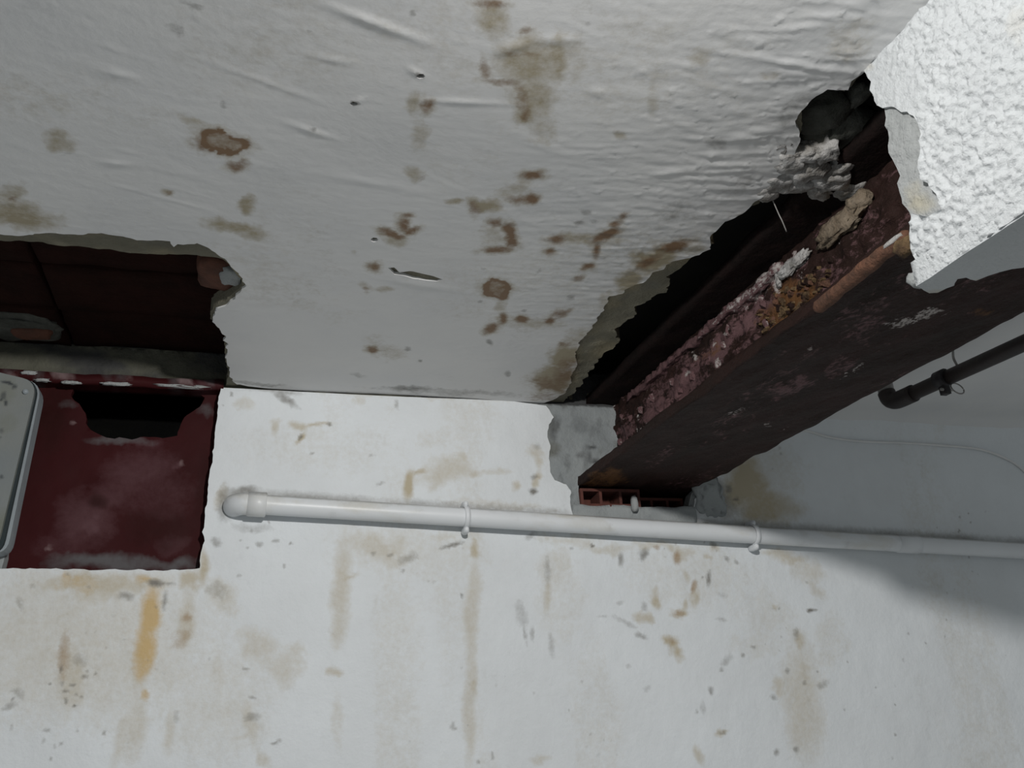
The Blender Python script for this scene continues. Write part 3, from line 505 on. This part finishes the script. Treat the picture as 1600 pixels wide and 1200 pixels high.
pit = lambda x, y, r: Cp([(x+r*math.cos(t), y+.6*r*math.sin(t)) for t in np.arange(7)*2*math.pi/7])
po = [(X0, Y0), (.585, Y0), (.585, .45)]+[tuple(p) for p in pe[::-1]]+[(pe[0][0]-.01, D+.004)]+[tuple(p) for p in Cp([(700, 622), (500, 613)])]+[tuple(p) for p in pp[::-1]]
po = [(a, min(b, D+.004)) for a, b in po]
po_j = jag(po, .005, 0); k = (po_j[:, 1] > .5) & (po_j[:, 1] < D-.01) & (po_j[:, 0] > X0+.05)
po_j[:, 0] += k*.006*fbm(po_j[:, 0]*70, po_j[:, 1]*70, s=51, o=4); po_j[:, 1] += k*.004*fbm(po_j[:, 0]*90+4, po_j[:, 1]*90, s=52, o=3)
def ceil_disp(V):
    x, y = V[:, 0], V[:, 1]
    px, py = seen(np.stack([x, y, np.full(len(V), ZC)], 1))
    near = sstep(.24, .54, x)*sstep(1.45, .80, y)
    d = .0030*fbm(x*4, y*4, s=60, o=2)
    yy = y+.18*x                                            # trowel drags run across, a little askew
    rid = 1-np.abs(fbm(x*9+2, yy*55, s=61, o=3))*2.2
    d += (.0001+.0017*near)*np.clip(rid, 0, 1)**2*(fbm(x*14, y*14, s=62, o=2)*.7+.55)
    d += (.00012+.0007*near)*fbm(x*40, y*130, s=63, o=3)
    d += .00035*near*fbm(x*95, y*170, s=67, o=2)
    lf = sstep(.35, .8, fbm(x*7+5, (y-.35*x)*16, s=64, o=2))  # scattered drag marks further left
    d += .0007*lf*np.clip(1-np.abs(vnoise(x*5, (y-.35*x)*38, s=65))*3, 0, 1)*sstep(1.2, .8, y)
    d += .0007*(vnoise(x*170, y*170, s=66) > .80)*(.2+near)
    for (a, b, w, h, rot, amp) in ((590, 38, 75, 7, 20, .006), (180, 255, 22, 4, 5, .004), (485, 205, 36, 4, 18, .004), (185, 118, 26, 4, 12, .003), (800, 75, 24, 8, -15, .005), (720, 158, 60, 4, 3, .004), (520, 94, 30, 5, 10, .003), (560, 157, 12, 4, -20, .004), (650, 113, 14, 5, 30, .004), (575, 286, 80, 6, 10, .0025), (1190, 205, 60, 8, -12, .006), (1250, 100, 90, 5, 9, .006), (1040, 270, 36, 5, -8, .004), (935, 145, 12, 7, 0, .003), (660, 446, 50, 6, 8, .004), (1005, 112, 8, 5, 0, .003), (870, 63, 40, 8, 0, .003)):
        c, n = math.cos(math.radians(rot)), math.sin(math.radians(rot)); dx, dy = px-a, py-b
        d += .28*amp*np.exp(-((dx*c+dy*n)/w)**2-((-dx*n+dy*c)/h)**2)
    d -= .02*sstep(D-.05, D, y)**2*0
    return d
paint = sheet('paint_layer', po_j, [jag(gash, .004, .0015, 6), jag(pit(585, 375, 6), .004, 0), jag(pit(553, 162, 6), .004, 0), jag(pit(657, 118, 7), .004, 0)], ceil_map(ZC), .0031, CEIL_PAINT, ceiling, .0045, fine=((-.50, .46), (.62, 1.61)), coarse=.05, disp=ceil_disp, stain=ceil_stain, flip=True)
paint['label'] = 'off-white ceiling paint blotched with rusty damp stains'
sheet('paint_layer', jag([(.862, -.95), (X1, -.95), (X1, D+.004), (.862, D+.004)], .05, 0), [], ceil_map(ZC), .012, CEIL_PAINT, ceiling, .0045, fine=((.86, .6), (1.9, 1.61)), coarse=.08, disp=lambda V: .003*fbm(V[:, 0]*6, V[:, 1]*6, s=71, o=3)+.02*sstep(D-.09, D, V[:, 1])**2, stain=plain_stain, flip=True)['label'] = 'clean grey-white ceiling paint right of the beam'

# structure above the ceiling: slab, unseen closers added to keep light out of the cavity, clay filler blocks over the left hole
sl = [(X0, Y0, .70), (X1, D+.32, .80)]
rbox('slab', sl[0], sl[1], 5, 0, CONCRETE, ceiling)
rbox('cavity_closer', (X0, Y0, .617), (X0+.06, D+.32, .70), 5, 0, CONCRETE, ceiling); rbox('cavity_closer', (X1-.06, Y0, .617), (X1, D+.32, .70), 5, 0, CONCRETE, ceiling)
rbox('cavity_closer', (X0+.06, Y0, .617), (X1-.06, Y0+.06, .70), 5, 0, CONCRETE, ceiling); rbox('cavity_closer', (X0+.06, D+.22, .60), (X1-.06, D+.32, .70), 5, 0, CONCRETE, ceiling)
ys = [.98, 1.135, 1.29, 1.445, 1.60]; xs = [-.93, -.625, -.32, -.015]
for i in range(4):
    for j in range(3):
        rbox('clay_block', (xs[j]+.003, ys[i]+.002, .652+.003*((i+j) % 2)), (xs[j+1]-.003, ys[i+1]-.003, .698), .025, .004, CLAY, ceiling, 20, i*3+j)
frag = lump('clay_fragment', on_z(338, 440, .606)+np.array([.004, .0, .022]), (.034, .048, .024), CLAYL, ceiling, 3, .25, 2, 12); frag['label'] = 'broken brown clay lump at the right end of the hole'
lump('mortar_lump', on_z(362, 436, .603)+np.array([.0, .0, .006]), (.016, .022, .010), RENDER, ceiling, 3, .45, 2.2, 13, plain_stain)
mp_ = lump('mortar_patch', on_z(22, 515, .646)+np.array([0, 0, .006]), (.070, .050, .010), DARKMORTAR, ceiling, 4, .3, 2.2, 14); mp_['label'] = 'grey mortar patch on the clay blocks'
lump('clay_fragment', on_z(48, 524, .638)+np.array([0, 0, .006]), (.030, .020, .010), CLAYL, ceiling, 3, .3, 2, 15)
# rubble hanging at the broken rim beside the casing
rng = random.Random(5)
for i, (a, b, rx, ry, rz) in enumerate(((1232, 250, .020, .024, .013), (1262, 268, .026, .022, .014), (1296, 280, .026, .020, .014), (1330, 296, .020, .018, .014), (1290, 240, .015, .018, .012), (1246, 290, .022, .014, .010), (1216, 282, .018, .018, .010), (1270, 240, .012, .016, .012), (1312, 262, .015, .012, .010), (1200, 300, .014, .018, .010), (1222, 228, .012, .016, .008), (1280, 300, .02, .012, .010))):
    lump('mortar_rubble', on_z(a, b, ZC+.004)+np.array([0, 0, rz*.35]), (rx, ry, rz), RUBBLE, ceiling, 3, .6, 2.6, 30+i, rot=rng.uniform(0, 3))
for i, (a, b, rx, ry, rz) in enumerate(((1285, 175, .03, .03, .02), (1320, 200, .03, .035, .02), (1278, 205, .022, .025, .018), (1340, 150, .012, .02, .012))):
    o = lump('dark_mortar', on_z(a, b, ZC+.026)+np.array([0, 0, .004]), (rx, ry, rz), DARKMORTAR, ceiling, 3, .45, 2.4, 50+i)
tube('root_fibre', smooth_path([on_z(1207, 312, ZC+.004), on_z(1217, 335, ZC-.012), on_z(1222, 345, ZC-.02), on_z(1229, 362, ZC-.03)], 5), .0008, WIRE, ceiling, 6)

# ================================================================== rusty steel beam
beam = thing('steel_beam', 'dark rusty steel beam running from the back wall under the broken ceiling', 'beam', ((XB0+XB1)/2, D, ZB))
BEAM_ST = [(950, 745, 34, 14, -10, .8, 0), (935, 757, 40, 12, 0, .6, 0), (925, 775, 40, 10, 0, .5, 0), (1010, 720, 24, 4, -4, .5, 1), (1140, 650, 60, 8, -20, .5, 1), (1240, 605, 60, 16, -22, .75, 1), (1310, 570, 40, 14, -20, .6, 1), (1160, 640, 30, 5, -12, .4, 2), (1330, 580, 30, 6, -30, .45, 2), (1410, 505, 34, 10, -15, .5, 2), (1450, 490, 40, 14, -10, .45, 2), (1340, 575, 12, 10, 0, .4, 2), (1520, 490, 24, 8, -10, .5, 1), (1535, 487, 20, 8, 0, .5, 0), (1350, 500, 70, 40, -30, .5, 1), (1440, 430, 60, 26, -20, .45, 1), (1520, 440, 80, 20, -10, .4, 1), (1200, 665, 20, 5, -10, .4, 2), (1215, 560, 40, 10, -35, .3, 1), (1225, 665, 12, 6, 0, .3, 2), (1270, 545, 20, 4, -20, .3, 2), (1130, 745, 40, 4, -10, .35, 0), (1055, 760, 40, 4, 0, .3, 1)]
WEB_ST = [(985, 665, 16, 30, -20, .6, 1), (1020, 640, 40, 20, -30, .75, 1), (1070, 600, 50, 24, -40, .8, 1), (1125, 545, 60, 24, -42, .8, 1), (1180, 490, 60, 20, -40, .9, 1), (1150, 480, 60, 12, -38, .8, 1), (1235, 425, 44, 16, -38, 1., 1), (1220, 430, 44, 8, -38, .55, 2), (1245, 412, 34, 12, -30, .75, 2), (1180, 470, 50, 6, -36, .35, 2), (1215, 445, 8, 22, 0, .6, 2), (1240, 470, 46, 40, -35, .95, 0), (1215, 500, 30, 26, -35, .8, 0), (1110, 550, 30, 10, -40, .45, 0), (1075, 585, 16, 4, -60, .5, 2), (1135, 515, 6, 14, 20, .5, 2), (1195, 515, 4, 10, 0, .6, 2), (1000, 640, 6, 14, 0, .4, 2), (972, 660, 4, 12, 0, .4, 2), (1010, 668, 20, 5, -40, .4, 2), (1300, 440, 40, 30, -40, .45, 1), (1360, 350, 40, 50, -40, .4, 1), (1385, 260, 30, 40, 0, .2, 1), (1330, 400, 30, 20, -40, .35, 1)]
def beam_stain(P):
    st = blobs(P, BEAM_ST, 10, 5); st[:, 1] *= .75; st[:, 1] = np.maximum(st[:, 1], .30*sstep(0, .6, fbm(P[:, 0]*16, P[:, 1]*5, s=80))); return st
def web_stain(P):
    st = blobs(P, WEB_ST, 12, 6); st[:, 1] = np.maximum(st[:, 1], .45*sstep(-.15, .5, fbm(P[:, 1]*14, P[:, 2]*20, s=81))); st[:, 2] = np.maximum(st[:, 2], .5*sstep(.32, .6, fbm(P[:, 1]*45, P[:, 2]*25, s=82))); return st
YB = .25
fl_ = rbox('lower_flange', (XB0, YB, ZB), (XB1, D+.10, ZB+.017), (.006, .006, .004), .0045, RUST, beam, 45, 3, beam_stain, (1, .45, 1)); fl_['label'] = 'lower flange flaking with mauve paint remnants'
wb = rbox('web', (XW, YB, ZB+.012), (XW+.018, D+.10, .655), (.01, .0042, .0042), .0085, RUST, beam, 70, 4, web_stain, (1, .7, 1))
rbox('upper_flange', (XB0+.030, YB, .592), (XB1-.035, D+.10, .608), (.012, .014, .008), .004, SHADERUST, beam, 36, 5, plain_stain, (1, .5, 1))
# swollen orange rust strip along the flange edge
p0 = on_x(1276, 482, XB0-.001); p1 = on_x(1421, 364, XB0-.001)
pts = [p0+(p1-p0)*t for t in np.linspace(0, 1, 28)]
rs = tube('rust_strip', [p+np.array([.0015*vnoise(np.array([i*.4]), np.array([2.]), s=2)[0], 0, .001*vnoise(np.array([i*.4]), np.array([5.]), s=3)[0]]) for i, p in enumerate(pts)], [.0088*(.9+.12*vnoise(np.array([i*.5]), np.array([0.]), s=4)[0])*(.55 if i in (0, 27) else 1) for i in range(28)], RUSTBAR, beam, 10); rs['label'] = 'bright orange strip of swollen rust on the flange edge'
rs2 = lump('rust_flake', on_x(1412, 386, XB0-.004), (.006, .012, .010), FLAKE, beam, 2, .4, 2, 3)
lump('rust_flake', on_x(1395, 377, XB0-.006), (.003, .016, .003), RUBBLE, beam, 2, .4, 2, 5)
rng = random.Random(8)
def flake(name, c, ry, rz, lift, mat, s, stain=None):
    """an angular scab lifted off the web: an irregular polygon with a tilted, faceted top"""
    r_ = random.Random(s); n = 7; ring = []; top = []
    for k in range(n):
        w = 2*math.pi*k/n+r_.uniform(-.3, .3); q = r_.uniform(.65, 1.2)
        ring.append((c[0]+.004, c[1]+ry*q*math.cos(w), c[2]+rz*q*math.sin(w)))
        q *= r_.uniform(.55, .85); top.append((c[0]-lift*r_.uniform(.3, 1.2), c[1]+ry*q*math.cos(w), c[2]+rz*q*math.sin(w)))
    V = ring+top+[(c[0]-lift*r_.uniform(.5, 1.3), c[1], c[2])]
    Fc = [(k, (k+1) % n, n+(k+1) % n, n+k) for k in range(n)]+[(n+k, n+(k+1) % n, 2*n) for k in range(n)]
    return raw(name, V, [f[::-1] for f in Fc], mat, beam, False, None if stain is None else stain(np.array(V)))
for i in range(110):                                      # scabs of rust scale over the web below the pale patch
    t = rng.random(); a = 1190+100*t+rng.uniform(-10, 10); b = 515-78*t+rng.uniform(-32, 28)
    p = on_x(a, b, XW-.001); z = rng.choice((.0022, .003, .004, .006))
    flake('rust_scale', p, z*rng.uniform(.8, 1.5), z*rng.uniform(.7, 1.4), .0035, (FLAKE, RUSTBAR, RUST, FLAKE)[i % 4], i)
for i, (a, b, r) in enumerate(((1000, 640, .008), (985, 655, .007), (972, 652, .008), (1018, 622, .009), (1032, 640, .007), (1050, 598, .008), (1082, 588, .009), (1110, 560, .007), (1138, 516, .010), (1160, 497, .008), (1190, 470, .009), (968, 690, .007), (1004, 676, .007), (1130, 540, .008), (1062, 610, .006), (1195, 505, .007))):
    flake('paint_flake', on_x(a, b, XW-.002), r*.55, r*1.2, .004, RUST, 200+i, lambda P: np.tile([0, 1., .25, 0.], (len(P), 1)))
ck = lump('mortar_chunk', on_x(1314, 350, XW-.006), (.009, .046, .015), CHUNK, beam, 4, .55, 3.4, 21); ck['label'] = 'tan slab of mortar stuck to the top of the web'
lump('mortar_chunk', on_x(1342, 316, XW-.006), (.009, .020, .012), CHUNK, beam, 3, .5, 3., 27)
cr = rbox('crust_ridge', (XW-.010, .97, .571), (XW+.004, 1.52, .583), (.004, .004, .004), .0075, RUST, beam, 60, 33, lambda P: np.stack([0*P[:, 0], .95+0*P[:, 0], .45*sstep(1.35, 1.0, P[:, 1]), 0*P[:, 0]], 1), (1, .7, 1)); cr['label'] = 'mauve crust of old paint swollen along the top of the web'
pk = lump('plaster_crust', on_x(1240, 413, XW-.004), (.0045, .036, .009), RUBBLE, beam, 4, .7, 4., 22); pk['label'] = 'pale crust along the web'
lump('plaster_crust', on_x(1216, 436, XW-.004), (.004, .005, .011), RUBBLE, beam, 3, .6, 3.4, 23)

# ================================================================== plaster casing left on the beam
case = thing('plaster_casing', 'white stippled plaster casing around the near end of the beam', 'beam casing', (XC, .2, ZCB))
base_e = [(1351, 108), (1354, 114), (1363, 126), (1364, 150), (1372, 163), (1380, 171), (1385, 185), (1386, 205), (1388, 228), (1395, 248), (1401, 262), (1407, 274), (1402, 286), (1405, 302), (1411, 318), (1421, 331), (1425, 345), (1423, 362), (1426, 388), (1432, 412), (1438, 430), (1441, 446)]
coat_e = [(1349, 110), (1352, 115), (1361, 127), (1362, 151), (1370, 164), (1379, 169), (1386, 167), (1400, 166), (1409, 175), (1428, 181), (1436, 192), (1435, 212), (1440, 240), (1440, 283), (1454, 286), (1462, 302), (1472, 326), (1452, 338), (1426, 334), (1423, 346), (1421, 362), (1424, 388), (1430, 412), (1436, 430), (1440, 446)]
def Sp(l, x): return [on_x(a, b, x)[[1, 2]] for a, b in l]
def casing_sheet(name, edge, x, mat, thick, res, disp, ztop, stain):
    e = Sp(edge, x); e[0][1] = ztop; e[-1][1] = ZCB+.001
    o = [(-.95, ZCB+.001), e[-1]]+e[::-1][1:]+[(-.95, ztop)]
    oj = jag(o, .006, 0); k = (oj[:, 0] > .3) & (oj[:, 1] > ZCB+.004) & (oj[:, 1] < ZC-.004)
    oj[:, 0] += k*.003*fbm(oj[:, 0]*110, oj[:, 1]*110, s=91, o=2)
    return sheet(name, oj, [], side_map(x), res, mat, case, thick, fine=((.30, ZCB-.01), (.70, ZC+.01)), coarse=.02, disp=disp, stain=stain, flip=True, smooth=True)
def stip(V):
    y, z = V[:, 0], V[:, 1]
    n = fbm(y*205, z*205, s=95, o=3); m = vnoise(y*330, z*330, s=96)
    ed = Sp(coat_e, XC)
    d0 = np.min([np.hypot(y-q[0], z-q[1]) for q in ed[:8]], axis=0)
    k = .25+.75*sstep(.02, .055, d0)
    return k*(.0040*np.clip(n+.1, -.3, 1)+.0020*m)+.002*fbm(y*12, z*12, s=97)
casing_sheet('render_coat', base_e, XC+.004, RENDER, .022, .004, lambda V: .002*fbm(V[:, 0]*120, V[:, 1]*120, s=93, o=3), ZC, lambda P: blobs(P, [(1438, 318, 26, 22, 0, .5, 1), (1425, 300, 20, 20, 0, .3, 1)], s=4))['label'] = 'grey render showing where the stipple has come off'
so = casing_sheet('stipple_coat', coat_e, XC, STIPPLE, .006, .0019, stip, ZC-.0005, lambda P: blobs(P, [(1590, 40, 20, 40, 0, .25, 1), (1355, 105, 10, 8, 0, .5, 1), (1400, 40, 8, 60, 38, .3, 1), (1440, 325, 26, 12, 0, .4, 1)], s=4)); so['label'] = 'coarse white stippled coat'
bot_e = [(1438, 448), (1446, 452), (1455, 457), (1466, 458), (1478, 452), (1490, 448), (1497, 437), (1512, 434), (1524, 440), (1540, 434), (1560, 427), (1580, 421), (1600, 417), (1640, 402)]
be = [on_z(a, b, ZCB)[:2] for a, b in bot_e]
be[0][0] = XC-.001
bo = [(XC-.001, -.95), (.905, -.95), (.905, be[-1][1]-.02)]+[tuple(p) for p in be[::-1]]
bj = jag(bo, .006, 0); k = (bj[:, 1] > .3) & (bj[:, 0] > XC+.01); bj[:, 1] += k*.004*fbm(bj[:, 0]*90, bj[:, 1]*90, s=99, o=3)
sheet('casing_bottom', bj, [], ceil_map(ZCB), .006, STIPPLE, case, .024, fine=((XC-.01, .2), (.92, .75)), coarse=.03, disp=lambda V: .0015*fbm(V[:, 0]*30, V[:, 1]*30, s=98, o=3), stain=lambda P: blobs(P, [(1470, 457, 26, 7, 0, .8, 1), (1530, 440, 40, 5, -15, .5, 1)], s=4), flip=True)['label'] = 'smooth underside, broken off along a ragged edge'
rbox('casing_side', (.883, -.95, ZCB+.002), (.905, be[-1][1]-.03, ZC-.001), .05, .001, STIPPLE, case, 20, 2, plain_stain)
lump('render_crumb', on_x(1432, 437, XC+.01), (.008, .007, .008), RENDER, case, 2, .4, 2, 3, plain_stain)

# ================================================================== niche: red panel and electrical box
panel = thing('red_panel', 'dark red painted panel with a black hole, set back in the wall niche', 'panel', (-.22, D+.046, .235))
YP = D+.034
pout = [(-.46, .235), (-.045, .235), (-.045, .615), (-.46, .615)]
ph = Wp([(116, 600), (300, 600), (318, 622), (312, 634), (300, 642), (287, 652), (282, 668), (276, 680), (255, 684), (232, 682), (205, 684), (180, 684), (158, 680), (143, 673), (135, 660), (133, 645), (122, 632), (112, 622)], YP)
PAN_ST = [(190, 690, 60, 8, 4, .6, 2), (160, 685, 24, 5, 0, .5, 2), (225, 695, 40, 10, 0, .45, 1), (215, 740, 70, 40, -20, .5, 1), (130, 810, 60, 50, -30, .55, 1), (140, 822, 22, 20, 0, .8, 1), (170, 775, 50, 24, 0, .45, 1), (150, 780, 20, 16, 0, .6, 0), (272, 730, 14, 8, -30, .55, 1), (283, 725, 5, 6, 0, .4, 3), (80, 650, 40, 60, 0, .5, 0), (115, 662, 6, 4, 0, .35, 3), (77, 857, 8, 4, -15, .4, 3), (170, 686, 8, 2, 0, .5, 3), (195, 683, 6, 2, 0, .5, 3), (160, 880, 90, 16, 0, .85, 2), (220, 878, 70, 10, 5, .7, 2), (280, 885, 40, 12, 0, .75, 2), (100, 880, 40, 14, 0, .45, 2), (320, 640, 18, 18, -30, .5, 2), (105, 632, 20, 8, 0, .3, 2), (250, 825, 70, 40, 0, .35, 0), (230, 770, 90, 50, 0, .3, 1), (100, 850, 60, 30, 0, .3, 1), (270, 850, 30, 18, -20, .35, 1), (315, 760, 14, 80, 6, .35, 0)]
sheet('board', pout, [jag(ph, .006, .004, 5)], wall_map(YP), .005, REDPAINT, panel, .012, disp=lambda V: .003*fbm(V[:, 0]*14, V[:, 1]*14, s=101, o=3), stain=lambda P: blobs(P, PAN_ST, 9, 3))

ebox = thing('electrical_box', 'pale grey box cover with rounded corners at the left edge, before the red panel', 'electrical box', on_y(0, 730, 1.57))
def rounded(px, y, r_px=18, n=7):
    """closed outline with rounded corners from four corner points"""
    q = [np.array(p, float) for p in px]; out = []
    for i, p in enumerate(q):
        a = q[i-1]-p; b = q[(i+1) % len(q)]-p; a /= np.linalg.norm(a); b /= np.linalg.norm(b)
        for t in np.linspace(0, 1, n): out.append((p+a*r_px)*(1-t)**2+2*p*t*(1-t)+(p+b*r_px)*t*t)
    return np.array([on_y(a_, b_, y) for a_, b_ in out])
def slab_from(name, loop, y_back, mat, parent, inset=.0, bev=.003, stain=None, res=.006):
    l2 = loop[:, [0, 2]]; c = l2.mean(0)
    # ordered so that the front faces the room
    area = np.sum(l2[:, 0]*np.roll(l2[:, 1], -1)-np.roll(l2[:, 0], -1)*l2[:, 1])
    if area < 0: l2 = l2[::-1]
    return sheet(name, l2, [], wall_map(loop[0, 1]), res, mat, parent, y_back-loop[0, 1], stain=stain, smooth=False)
rim = rounded([(-150, 560), (66, 598), (10, 868), (-200, 830)], 1.565, 26)
slab_from('rim', rim, D-.002, BOXRIM, ebox, res=.02)
gk = rounded([(-150, 556), (61, 596), (2, 866), (-205, 826)], 1.556, 24)
slab_from('gasket', gk, 1.565, GASKET, ebox, res=.02)
cov = rounded([(-150, 546), (58, 596), (-5, 858), (-205, 818)], 1.548, 24)
cs = slab_from('cover', cov, 1.556, BOXGREY, ebox, stain=lambda P: blobs(P, [(12, 598, 14, 2.5, 15, .9, 2), (22, 604, 4, 5, 0, .8, 2), (5, 618, 5, 8, 20, .6, 2), (9, 630, 4, 6, -20, .9, 2), (2, 624, 5, 2, 0, .8, 2), (3, 682, 6, 2, -30, .9, 2), (2, 672, 5, 5, 0, .5, 2), (2, 745, 4, 5, 0, .7, 2), (8, 610, 20, 30, 0, .4, 1), (5, 820, 24, 30, 0, .6, 1), (10, 660, 20, 20, 0, .3, 1)], 3, 4), res=.0035); cs['label'] = 'grey cover plate with dark scuff marks'
tube('box_screw', [on_y(40, 612, 1.549), on_y(40, 612, 1.545)], .0045, BOXRIM, ebox, 10)
tube('box_screw', [on_y(-6, 838, 1.549), on_y(-6, 838, 1.545)], .0045, BOXRIM, ebox, 10)

# ================================================================== pipes
YD = D-.026; R = .0172
a = on_y(385, 787, YD); b = on_y(1178, 836, YD); c = on_y(1500, 855, YD); e = c+(c-b)*2.6
drain = thing('drain_pipe', 'long white plastic drain pipe running across the back wall', 'pipe', a)
def pipe_st(P):
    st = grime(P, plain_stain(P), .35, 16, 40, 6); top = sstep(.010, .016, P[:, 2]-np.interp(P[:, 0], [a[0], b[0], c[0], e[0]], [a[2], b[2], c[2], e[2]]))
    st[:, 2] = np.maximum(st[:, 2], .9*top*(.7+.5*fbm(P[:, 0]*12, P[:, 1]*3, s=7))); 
    st[:, 1] = np.maximum(st[:, 1], blobs(P, [(560, 790, 50, 10, 0, .4, 1), (920, 820, 40, 14, 0, .3, 1), (890, 805, 30, 6, 0, .5, 1)], 5)[:, 1])
    return st
line = [a+(b-a)*t for t in np.linspace(0, 1, 60)]+[b+(c-b)*t for t in np.linspace(0, 1, 25)][1:]+[c+(e-c)*t for t in np.linspace(0, 1, 8)][1:]
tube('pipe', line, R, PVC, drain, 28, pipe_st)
d = (b-a)/np.linalg.norm(b-a)
el = [a+d*.026, a+d*.002, a-d*.006+np.array([0, .002, 0]), a-d*.013+np.array([0, .007, 0]), a-d*.018+np.array([0, .014, 0]), a-d*.0195+np.array([0, .022, 0]), a-d*.0195+np.array([0, .045, 0])]
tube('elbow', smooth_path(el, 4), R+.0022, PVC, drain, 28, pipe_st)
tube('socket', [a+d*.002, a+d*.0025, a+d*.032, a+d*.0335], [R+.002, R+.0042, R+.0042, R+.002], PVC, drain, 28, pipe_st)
k1 = c+(b-c)*.32
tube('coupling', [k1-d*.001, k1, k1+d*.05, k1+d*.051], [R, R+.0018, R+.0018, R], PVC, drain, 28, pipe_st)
for (x, y) in ((728, 808), (1178, 836)):
    p = on_y(x, y, YD)
    V = []; n = 26; w = .0048; arc = []
    for t in np.linspace(-math.pi*.56, math.pi*.56, n): arc.append((math.cos(t), math.sin(t)))
    Vv = []; Ff = []
    for i, (cc, ss) in enumerate(arc):
        for rr in (R+.0004, R+.0030):
            for s_ in (-w, w): Vv.append(p+np.array([0, -rr*cc, rr*ss])+d*s_)
    for i in range(n-1):
        q = i*4
        for (u, v) in ((0, 1), (1, 3), (3, 2), (2, 0)): Ff.append((q+u, q+v, q+4+v, q+4+u))
    Ff += [(0, 2, 3, 1), ((n-1)*4, (n-1)*4+1, (n-1)*4+3, (n-1)*4+2)]
    clip = raw('pipe_clip', Vv, Ff, PVC, drain, True, np.zeros((len(Vv), 4)))
    for s_ in (-1, 1):                                   # round ends of the clip screwed to the wall
        lump('clip_foot', p+np.array([0, .008, s_*(R+.0065)]), (.0058, .018, .0068), PVC, clip, 2, .1, 2, 3, plain_stain)

# dark pipe hung under the ceiling right of the beam
ZP = ZC-.058; q0 = on_z(1397, 628, ZP); q1 = on_z(1600, 536, ZP)
dv = (q1-q0)/np.linalg.norm(q1-q0); far = q0+dv*1.6
dk = thing('dark_pipe', 'dark brown pipe hung by a clamp below the ceiling, right of the rusty beam', 'pipe', q0)
tube('pipe', [q0+dv*.02, q0+dv*.3, q0+dv*.8, far], .0135, DARKPIPE, dk, 20)
tube('elbow', smooth_path([q0+dv*.05, q0+dv*.018, q0+dv*.002+np.array([0, 0, .002]), q0-dv*.010+np.array([0, 0, .010]), q0-dv*.014+np.array([0, 0, .024])], 5), .0165, DARKPIPE, dk, 20)
sl_ = tube('ceiling_sleeve', [q0-dv*.014+np.array([0, 0, .022]), q0-dv*.014+np.array([0, 0, .062])], .0150, WIRE, dk, 18); sl_['label'] = 'grey sleeve rising into the ceiling'
hp = on_z(1472, 592, ZP)
hg = dk
tube('clamp', [hp-dv*.010, hp-dv*.0098, hp+dv*.0098, hp+dv*.010], [.0136, .0162, .0162, .0136], DARKMETAL, hg, 18)
rbox('clamp_lug', hp+np.array([-.007, -.008, -.030]), hp+np.array([.006, .006, -.012]), .004, .001, DARKMETAL, hg, 60, 2)
tube('clamp_bolt', [hp+np.array([-.012, -.004, -.022]), hp+np.array([.012, -.004, -.022])], .0028, WIRE, hg, 8)
rc = on_z(1496, 607, ZP-.016)
tube('wire_ring', [rc+.0125*(math.cos(w)*np.array([1, 0, 0])+math.sin(w)*np.array([0, .35, .93])) for w in np.linspace(0, 2*math.pi*.97, 30)], .0013, WIRE, hg, 8)
tube('hanger_wire', smooth_path([on_z(1496, 572, ZP+.012), on_z(1490, 560, ZP+.03), on_z(1489, 548, ZC+.001)], 4), .0022, WIRE, hg, 8)

# cable painted over on the wall under the ceiling, right of the beam
cab = smooth_path([on_y(q[0], q[1], D-.003-.004*q[2]) for q in ((1225, 668, 1), (1262, 674, 1), (1300, 684, .8), (1350, 690, .6), (1410, 692, .4), (1470, 696, .3), (1530, 702, .2), (1570, 716, 0), (1600, 736, 0), (1650, 790, 0))], 5)
tag(tube('painted_cable', cab, .0026, CEIL_PAINT, None, 8, plain_stain), 'thin slack cable painted over, high on the wall right of the beam', 'cable')
